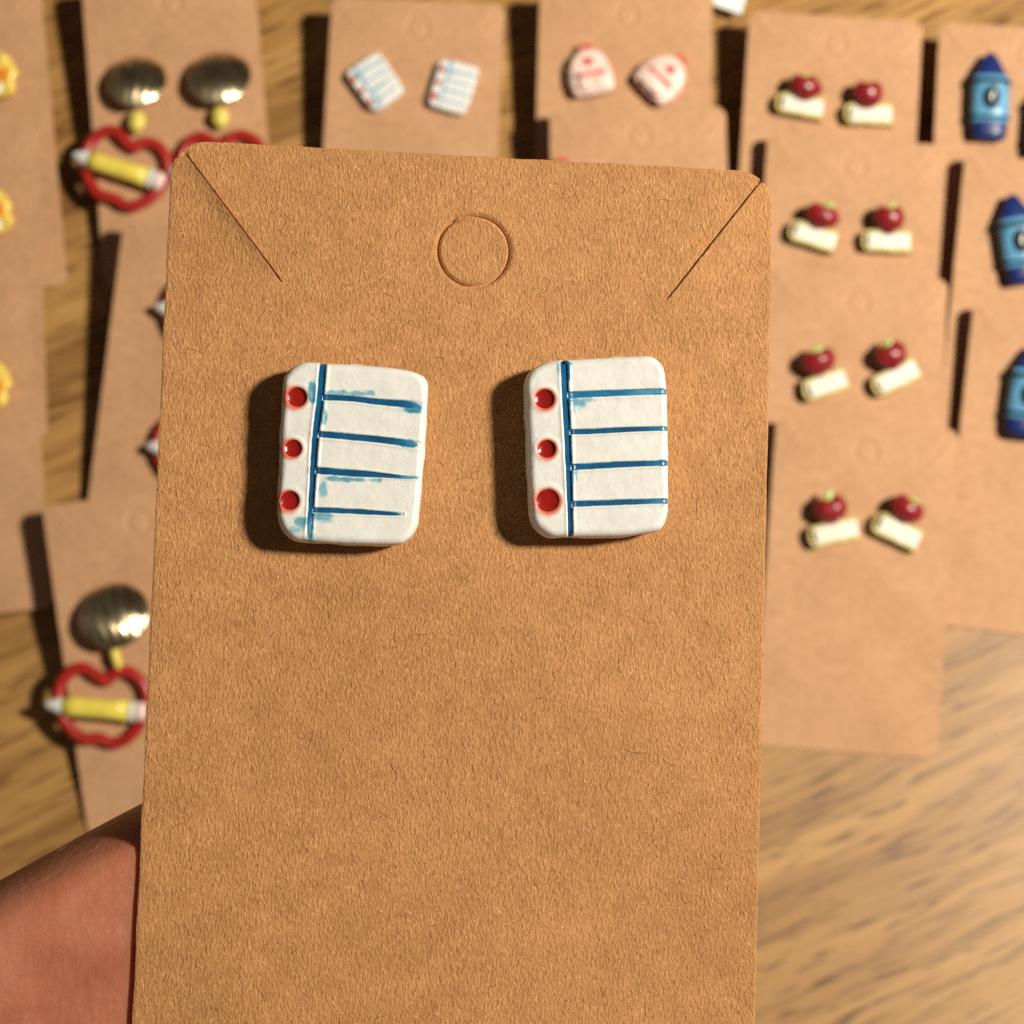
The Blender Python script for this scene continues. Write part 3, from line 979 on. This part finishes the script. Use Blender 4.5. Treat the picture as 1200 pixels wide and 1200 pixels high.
# --- crayons
def crayon(key, px, py, deg, label, seed):
    M = item_frame(key, px, py, deg)
    t = empty('earring', M, label, 'earring', 'blue crayon earrings')
    # shaft: a rounded bar whose top end tapers to the tip; sections along y
    XS = .9
    secs = [(-1.27, .44, .40), (-1.20, .53, .50), (-1.0, .565, .55), (0.0, .57, .56), (.58, .56, .55), (.66, .51, .52), (.80, .43, .46), (.98, .33, .36), (1.17, .21, .25), (1.27, .12, .15)]
    n = 20; V, Fc = [], []
    for y, r, h in secs:
        for q in range(n):
            a = 2 * math.pi * q / n
            ca, sa = math.cos(a), math.sin(a)
            V.append((XS * r * math.copysign(abs(ca) ** .8, ca), y, .27 * h / .56 * math.copysign(abs(sa) ** .8, sa) + .27))
    for i in range(len(secs) - 1):
        for q in range(n):
            k = (q + 1) % n
            Fc.append((i * n + q, i * n + k, (i + 1) * n + k, (i + 1) * n + q)[::-1])
    Fc += [tuple(range(n)), tuple(reversed(range((len(secs) - 1) * n, len(secs) * n)))]
    part('crayon_body', (jitter(V, .018, 4, seed), Fc), NAVY, t)
    # paper label wrapped round the shaft
    V, Fc = [], []
    ys = [-.80, -.78, -.4, 0, .3, .56, .58]
    for y in ys:
        e = 0.0 if y in (ys[0], ys[-1]) else .035
        for q in range(n):
            a = 2 * math.pi * q / n
            ca, sa = math.cos(a), math.sin(a)
            V.append((XS * (.570 + e) * math.copysign(abs(ca) ** .8, ca), y, (.272 + e) * math.copysign(abs(sa) ** .8, sa) + .272))
    for i in range(len(ys) - 1):
        for q in range(n):
            k = (q + 1) % n
            Fc.append((i * n + q, i * n + k, (i + 1) * n + k, (i + 1) * n + q)[::-1])
    part('crayon_label', (jitter(V, .014, 5, seed + 3), Fc), SKY_BLUE, t)
    for y in (.40, -.66):
        pts = [(XS * .612 * math.copysign(abs(math.cos(a)) ** .8, math.cos(a)), y + .012 * math.sin(3 * a), .272 + .312 * math.copysign(abs(math.sin(a)) ** .8, math.sin(a))) for a in np.linspace(0.05, math.pi - .05, 15)]
        part('label_band', tube(pts, .06 if y > 0 else .042, 6), BLACK, t)
    part('label_oval', pill([(.215 * math.cos(a), -.10 + .33 * math.sin(a)) for a in np.linspace(0, 2 * math.pi, 12, endpoint=False)], .50, .67, .04, seed), BLACK, t)
    part('white_mark', tube([(-.02, -.26, .68), (-.05, -.12, .69), (.01, .0, .69), (.02, .08, .68)], [.03, .06, .055, .02], 8), WHITE_CLAY, t)
    post(t)
crayon('E1', 1157, 117, -3, 'blue crayon earring standing nearly upright on the top right card', 1)
crayon('E1', 1223, 146, -5, 'dark blue crayon earring of which only a sliver shows at the right frame edge', 2)
crayon('E2', 1191, 283, 8, 'blue crayon earring leaning left on the middle right card', 3)
crayon('E3', 1202, 460, -8, 'lowest blue crayon earring, leaning right and cut by the right frame edge', 4)

# --- gilt disc with apple hoop and pencil
ZP = [(720, 392), (640, 330), (580, 262), (510, 238), (420, 265), (345, 330), (300, 420), (285, 520), (300, 620), (335, 710), (390, 790), (450, 835), (520, 845), (580, 870), (640, 915), (710, 925), (790, 900), (870, 850), (940, 780), (995, 690), (1025, 590), (1015, 490), (970, 410), (900, 355), (815, 345), (765, 365)]
def pencil_drop(key, disc, disc_r, disc_rot, bead, hub, hub_rot, label, seed, bead_r=(.26, .33), pencil_extra=0.0):
    M = item_frame(key, *disc)
    t = empty('earring', M, label, 'earring', 'gilt disc and red hoop earrings')
    def loc(px, py, z):
        q = on_frame(M, px, py, z * CM)
        return q.x / CM, q.y / CM
    # domed brushed disc, tilted so that its upper rim sits nearer the card
    rx, ry = disc_r
    V, Fc = [], []
    n, m = 110, 26
    for i in range(m + 1):
        u = i / m
        for q in range(n):
            a = 2 * math.pi * q / n
            V.append((rx * u * math.cos(a) * (1 + .05 * math.sin(a)), ry * u * math.sin(a), .27 * (1 - u ** 2.1) + 0.011 * math.sin(23 * rx * u * math.cos(a) + 1.4 * noise.noise(Vector((rx * u * math.cos(a) * 4, u * math.sin(a) * 1.2, seed)))) * (1 - u ** 6)))
    nb = len(V)
    V += [(x * .98, y * .98, z - .06) for x, y, z in V[m * n:(m + 1) * n]]
    for i in range(m):
        for q in range(n):
            k = (q + 1) % n
            Fc.append((i * n + q, (i + 1) * n + q, (i + 1) * n + k, i * n + k))
    for q in range(n):
        k = (q + 1) % n
        Fc.append((m * n + q, nb + q, nb + k, m * n + k))
    Fc.append(tuple(nb + q for q in reversed(range(n))))
    V = jitter(V, .02, 2.5, seed)
    ct, st = math.cos(RAD(18)), math.sin(RAD(18))
    V = [(x, y * ct + z * st, -y * st + z * ct + .40) for x, y, z in rotz(V, disc_rot)]
    do = part('metal_disc', (V, Fc), METAL, t)
    uvl = do.data.uv_layers.new(name='brush')
    for lp in do.data.loops:
        co = do.data.vertices[lp.vertex_index].co
        uvl.data[lp.index].uv = (co.x * 40 + .5, co.y * 40 + .5)
    # connector bead
    bx, by = loc(*bead, .25)
    V, Fc = ball(0, 0, 0, bead_r[0], bead_r[1], .22, seed, .02)
    V = [(x + bx, y + by, z + .28) for x, y, z in rotz(V, -15 + 10 * seed)]
    part('yellow_bead', (V, Fc), OLIVE_YELLOW, t)
    # apple-shaped hoop
    hx, hy = loc(*hub, .2)
    cz = Vector((147, 198))
    k = 1 / 41.6
    pts = [((60 + a / 7.5 - cz.x) * k, -(120 + b / 7.5 - cz.y) * k) for a, b in ZP]
    L = smooth_loop(pts, 4)
    c, s = math.cos(RAD(hub_rot)), math.sin(RAD(hub_rot))
    P = [(hx + x * c - y * s, hy + x * s + y * c, .17 + .03 * math.sin(i * .13 + seed)) for i, (x, y) in enumerate(L)]
    part('red_hoop', (jitter(*[tube(P, .17, 10, True)[0]], .015, 5, seed), tube(P, .17, 10, True)[1]), RED_CLAY, t)
    # pencil lying across the hoop
    a0 = math.atan2(-(730 - 470), 830) + RAD(hub_rot) + RAD(pencil_extra)
    ox, oy = ((60 + 600 / 7.5 - cz.x) * k, -(120 + 598 / 7.5 - cz.y) * k)
    px, py = hx + ox * c - oy * s, hy + ox * s + oy * c
    def along(secs, mm, nm):
        nn = 12; V, Fc = [], []
        for u, r in secs:
            for q in range(nn):
                a = 2 * math.pi * q / nn + .26
                V.append((u, r * math.cos(a), r * .8 * math.sin(a)))
        for i in range(len(secs) - 1):
            for q in range(nn):
                kk = (q + 1) % nn
                Fc.append((i * nn + q, i * nn + kk, (i + 1) * nn + kk, (i + 1) * nn + q)[::-1])
        Fc += [tuple(range(nn)), tuple(reversed(range((len(secs) - 1) * nn, len(secs) * nn)))]
        cc, ss = math.cos(a0), math.sin(a0)
        V = [(px + x * cc - y * ss, py + x * ss + y * cc, z + .40) for x, y, z in jitter(V, .012, 5, seed)]
        part(nm, (V, Fc), mm, t)
    along([(-.90, .255), (-.6, .27), (0, .275), (.5, .28), (.88, .285)], YELLOW_CLAY, 'pencil_shaft')
    along([(-1.37, .05), (-1.30, .11), (-1.12, .18), (-.93, .25), (-.905, .25)], WHITE_CLAY, 'pencil_tip')
    along([(.885, .285), (.90, .30), (1.06, .295), (1.08, .28)], CREAM, 'pencil_collar')
    along([(1.085, .27), (1.22, .28), (1.32, .24), (1.36, .12)], PINKISH, 'pencil_eraser')
    post(t)
pencil_drop('B1', (162.5, 100), (.86, .84), -8, (160.5, 143), (147, 198), 0, 'gilt disc earring with a red hoop and whole yellow pencil, far upper left', 1)
pencil_drop('B1', (259, 96), (.92, .88), 8, (258, 138), (262, 197), 20, 'gilt disc earring whose red hoop is half hidden by the held card corner', 2)
pencil_drop('B3', (137, 721), (.95, .91), 22, (136, 770), (121, 826), 13, 'gilt disc earring on the lower left card with a blue gleam on its rim', 3, (.15, .36))
pencil_drop('B2', (300, 300), (.85, .70), 0, (270, 340), (246, 371), 4, 'pencil and hoop earring with only its upper white tip showing left of the held card', 4)
pencil_drop('B2', (300, 470), (.85, .70), 0, (270, 500), (236, 528), 22, 'pencil and hoop earring with white tip and some red hoop left of the held card', 5, (.26, .33), -14)

# --- pink backpacks
def backpack(key, px, py, deg, label, seed):
    M = item_frame(key, px, py, deg)
    t = empty('earring', M, label, 'earring', 'pink backpack earrings')
    body = [(-.56, -.62), (-.3, -.68), (0, -.69), (.3, -.68), (.56, -.62), (.63, -.4), (.62, -.1), (.56, .25), (.42, .50), (.2, .64), (0, .67), (-.2, .64), (-.42, .50), (-.56, .25), (-.62, -.1), (-.63, -.4)]
    part('backpack_body', pill(body, 0, .42, .14, seed, dome=.05, amp=.025), PINK_LIGHT, t)
    part('carry_loop', tube([(.17 * math.cos(a), .64 + .17 * math.sin(a), .25) for a in np.linspace(-.1, math.pi + .1, 11)], .055, 8), PINK_RED, t)
    part('front_pocket', pill(rrect(.80, .46, .12, .0, -.36), .40, .54, .07, seed + 1, dome=.02, amp=.02), PINK_LIGHT, t)
    part('pocket_trim', tube([(-.42, -.10, .48), (-.2, -.14, .51), (.05, -.12, .51), (.25, -.13, .50), (.43, -.10, .47)], [.05, .07, .06, .09, .05], 8), PINK_RED, t)
    part('painted_mark', ball(-.05 + .04 * seed, .26, .46, .16, .12, .06, seed, .02, 14, 8), PINK_RED, t)
    part('side_strap', tube([(-.60, -.5, .2), (-.64, -.2, .24), (-.58, .15, .26), (-.45, .38, .28)], .06, 8), PINK, t)
    part('side_strap', tube([(.60, -.5, .22), (.63, -.2, .26), (.57, .15, .28), (.45, .38, .3)], .06, 8), PINK_RED if seed == 1 else PINK, t)
    part('pocket_patch', ball(.12, -.36, .53, .16, .13, .05, seed + 2, .02, 14, 8), WHITE_CLAY if seed == 2 else PINK, t)
    post(t)
backpack('C2', 691, 88, 11, 'upright pink backpack earring, the left one of the pair at the top', 1)
backpack('C2', 776, 94, -47, 'pink backpack earring lying tilted to the right, the right one at the top', 2)
backpack('C3', 662, 222, 5, 'pink backpack earring almost wholly hidden behind the top edge of the held card', 3)

# --- yellow bus-like pieces at the left edge
def yellow_piece(key, px, py, deg, label, seed):
    M = item_frame(key, px, py, deg)
    t = empty('earring', M, label, 'earring', 'yellow clay earrings at the left edge')
    body = [(-.55, -.60), (0, -.66), (.42, -.62), (.60, -.40), (.56, -.15), (.66, .08), (.54, .36), (.40, .56), (.15, .70), (-.2, .68), (-.5, .5), (-.62, .1), (-.64, -.3)]
    part('clay_base', pill(body, 0, .36, .13, seed, dome=.04, amp=.04), LEMON, t)
    part('orange_band', pill([(-.5, -.22), (0, -.26), (.36, -.24), (.48, -.05), (.38, .12), (0, .14), (-.5, .10)], .34, .47, .05, seed, amp=.03), ORANGE, t)
    part('yellow_lobe', ball(.22, .44, .36, .22, .17, .12, seed, .03), LEMON, t)
    part('yellow_lobe', ball(.46, -.42, .33, .12, .15, .12, seed, .03), LEMON, t)
    part('white_spot', ball(.10, -.42, .40, .18, .17, .07, seed, .02), WHITE_CLAY, t)
    part('black_pupil', ball(.10, -.38, .46, .075, .08, .04, seed, .0, 12, 8), BLACK, t)
    post(t)
yellow_piece('A1', -4, 91, 0, 'yellow and orange clay earring on the topmost left-edge card', 1)
yellow_piece('A2', -10, 251, 14, 'yellow and orange clay earring on the middle left-edge card', 2)
yellow_piece('A3', -12, 452, -6, 'yellow clay earring on the lowest left-edge card', 3)

# --- scrap of paper
def scrap():
    a = [on_z(px, py, 0.004) for px, py in ((833, -12), (878, -14), (868, 19), (836, 8))]
    V = [tuple(p) for p in a] + [(p.x, p.y, p.z + .0012) for p in a]
    o = obj('paper_scrap', V, [(0, 1, 2, 3)[::-1], (4, 5, 6, 7), (0, 4, 5, 1)[::-1], (1, 5, 6, 2)[::-1], (2, 6, 7, 3)[::-1], (3, 7, 4, 0)[::-1]], PAPER, smooth=False)
    tag(o, 'small pale scrap of paper at the top edge between two cards', 'paper scrap')
scrap()

# ------------------------------------------------------------------ hand
def hand():
    def P(px, py, z):   # point in the held card's frame (cm)
        q = hl(px, py, z * CM)
        return Vector((q.x / CM, q.y / CM, z))
    joints, rad, edges = [], [], []
    def add(p, r, parent=None):
        joints.append(p); rad.append(r)
        if parent is not None: edges.append((parent, len(joints) - 1))
        return len(joints) - 1
    palm = add(P(-560, 1760, -1.6), 2.2)
    wrist = add(P(-1150, 2300, -1.9), 2.1, palm)
    add(P(-1900, 2950, -2.2), 2.5, wrist)
    # the finger seen beside the card
    b = add(P(-342, 1462, -0.55), 1.46, palm)
    b = add(P(-102, 1294, -0.55), 1.36, b)
    b = add(P(88, 1174, -0.68), 1.28, b)
    b = add(P(288, 1040, -0.90), 1.16, b)
    b = add(P(430, 970, -0.95), 1.0, b)
    add(P(560, 930, -0.82), 0.70, b)
    for k, (y0, L) in enumerate(((1640, 640), (1850, 600), (2050, 480))):
        r = 0.95 - .06 * k
        b = add(P(-260 + 40 * k, y0 + 60, -2.0), r * 1.15, palm)
        b = add(P(0 + 40 * k, y0 - 60, -2.6), r * 1.05, b)
        b = add(P(L * .65, y0 - 150, -2.1), r * .95, b)
        add(P(L, y0 - 180, -1.2), r * .75, b)
    # thumb comes round to the front of the card below the picture
    b = add(P(-350, 2000, 0.3), 1.4, palm)
    b = add(P(-20, 1880, 1.3), 1.15, b)
    b = add(P(250, 1700, 1.25), .95, b)
    add(P(400, 1600, 0.95), .75, b)
    me = bpy.data.meshes.new('hand')
    me.from_pydata([p * CM for p in joints], edges, [])
    o = bpy.data.objects.new('hand', me); COL.objects.link(o)
    o.matrix_world = HELD
    md = o.modifiers.new('skin', 'SKIN')
    sv = me.skin_vertices[0].data
    for v, r in zip(sv, rad): v.radius = (r * CM, r * CM)
    sv[0].use_root = True
    sb = o.modifiers.new('sub', 'SUBSURF'); sb.levels = 4; sb.render_levels = 4
    md.use_smooth_shade = True
    dg = bpy.context.evaluated_depsgraph_get()
    ev = o.evaluated_get(dg)
    me2 = bpy.data.meshes.new_from_object(ev)
    o.modifiers.clear(); o.data = me2
    # the flesh flattens where it presses on the back of the card and swells beside its edge
    ylim = hl(0, 1450).y
    for v in me2.vertices:
        x, y, z = v.co
        if y > ylim and x > -CW / 2 - 0.02:
            d = max(0.0, -CW / 2 - x)
            zm = -0.00050 + 0.10 * d
            k = 0.00012 + 0.10 * d
            if z - zm > -6 * k: v.co.z = -k * math.log(math.exp(-min(z, 0.02) / k) + math.exp(-zm / k)) if abs(z / k) < 60 else min(z, zm)
    me2.materials.clear(); me2.materials.append(SKIN)
    me2.polygons.foreach_set('use_smooth', [True] * len(me2.polygons))
    tag(o, 'hand reaching in from the lower left, one finger behind the held card', 'hand')
    # fine pale hairs
    from mathutils.bvhtree import BVHTree
    bv = BVHTree.FromPolygons([v.co for v in me2.vertices], [tuple(p.vertices) for p in me2.polygons])
    V, Fc = [], []
    for _ in range(90):
        q = hl(rng.uniform(-40, 165), rng.uniform(960, 1230))
        hit = bv.ray_cast(Vector((q.x, q.y, 0.03)), Vector((0, 0, -1)))
        if hit[0] is None or q.x > -CW / 2 - 0.0002: continue
        p = hit[0]; a = rng.normal(1.0, .28); L = rng.uniform(.0008, .0026); i0 = len(V); w = rng.uniform(.000006, .000011)
        for k in range(5):
            nr_ = bv.find_nearest(p)
            b = nr_[0] + nr_[1] * 0.00004
            sx, sy = -math.sin(a) * w, math.cos(a) * w
            V += [(b.x - sx, b.y - sy, b.z), (b.x, b.y, b.z + w), (b.x + sx, b.y + sy, b.z)]
            p = b + Vector((math.cos(a), math.sin(a), 0)) * L / 4; a += rng.normal(0, .12)
        for k in range(4):
            j = i0 + 3 * k
            Fc += [(j, j + 3, j + 4, j + 1), (j + 1, j + 4, j + 5, j + 2)]
    tag(obj('hand_hair', V, Fc, HAIR, o), kind='stuff')
    return o
HAND = hand()
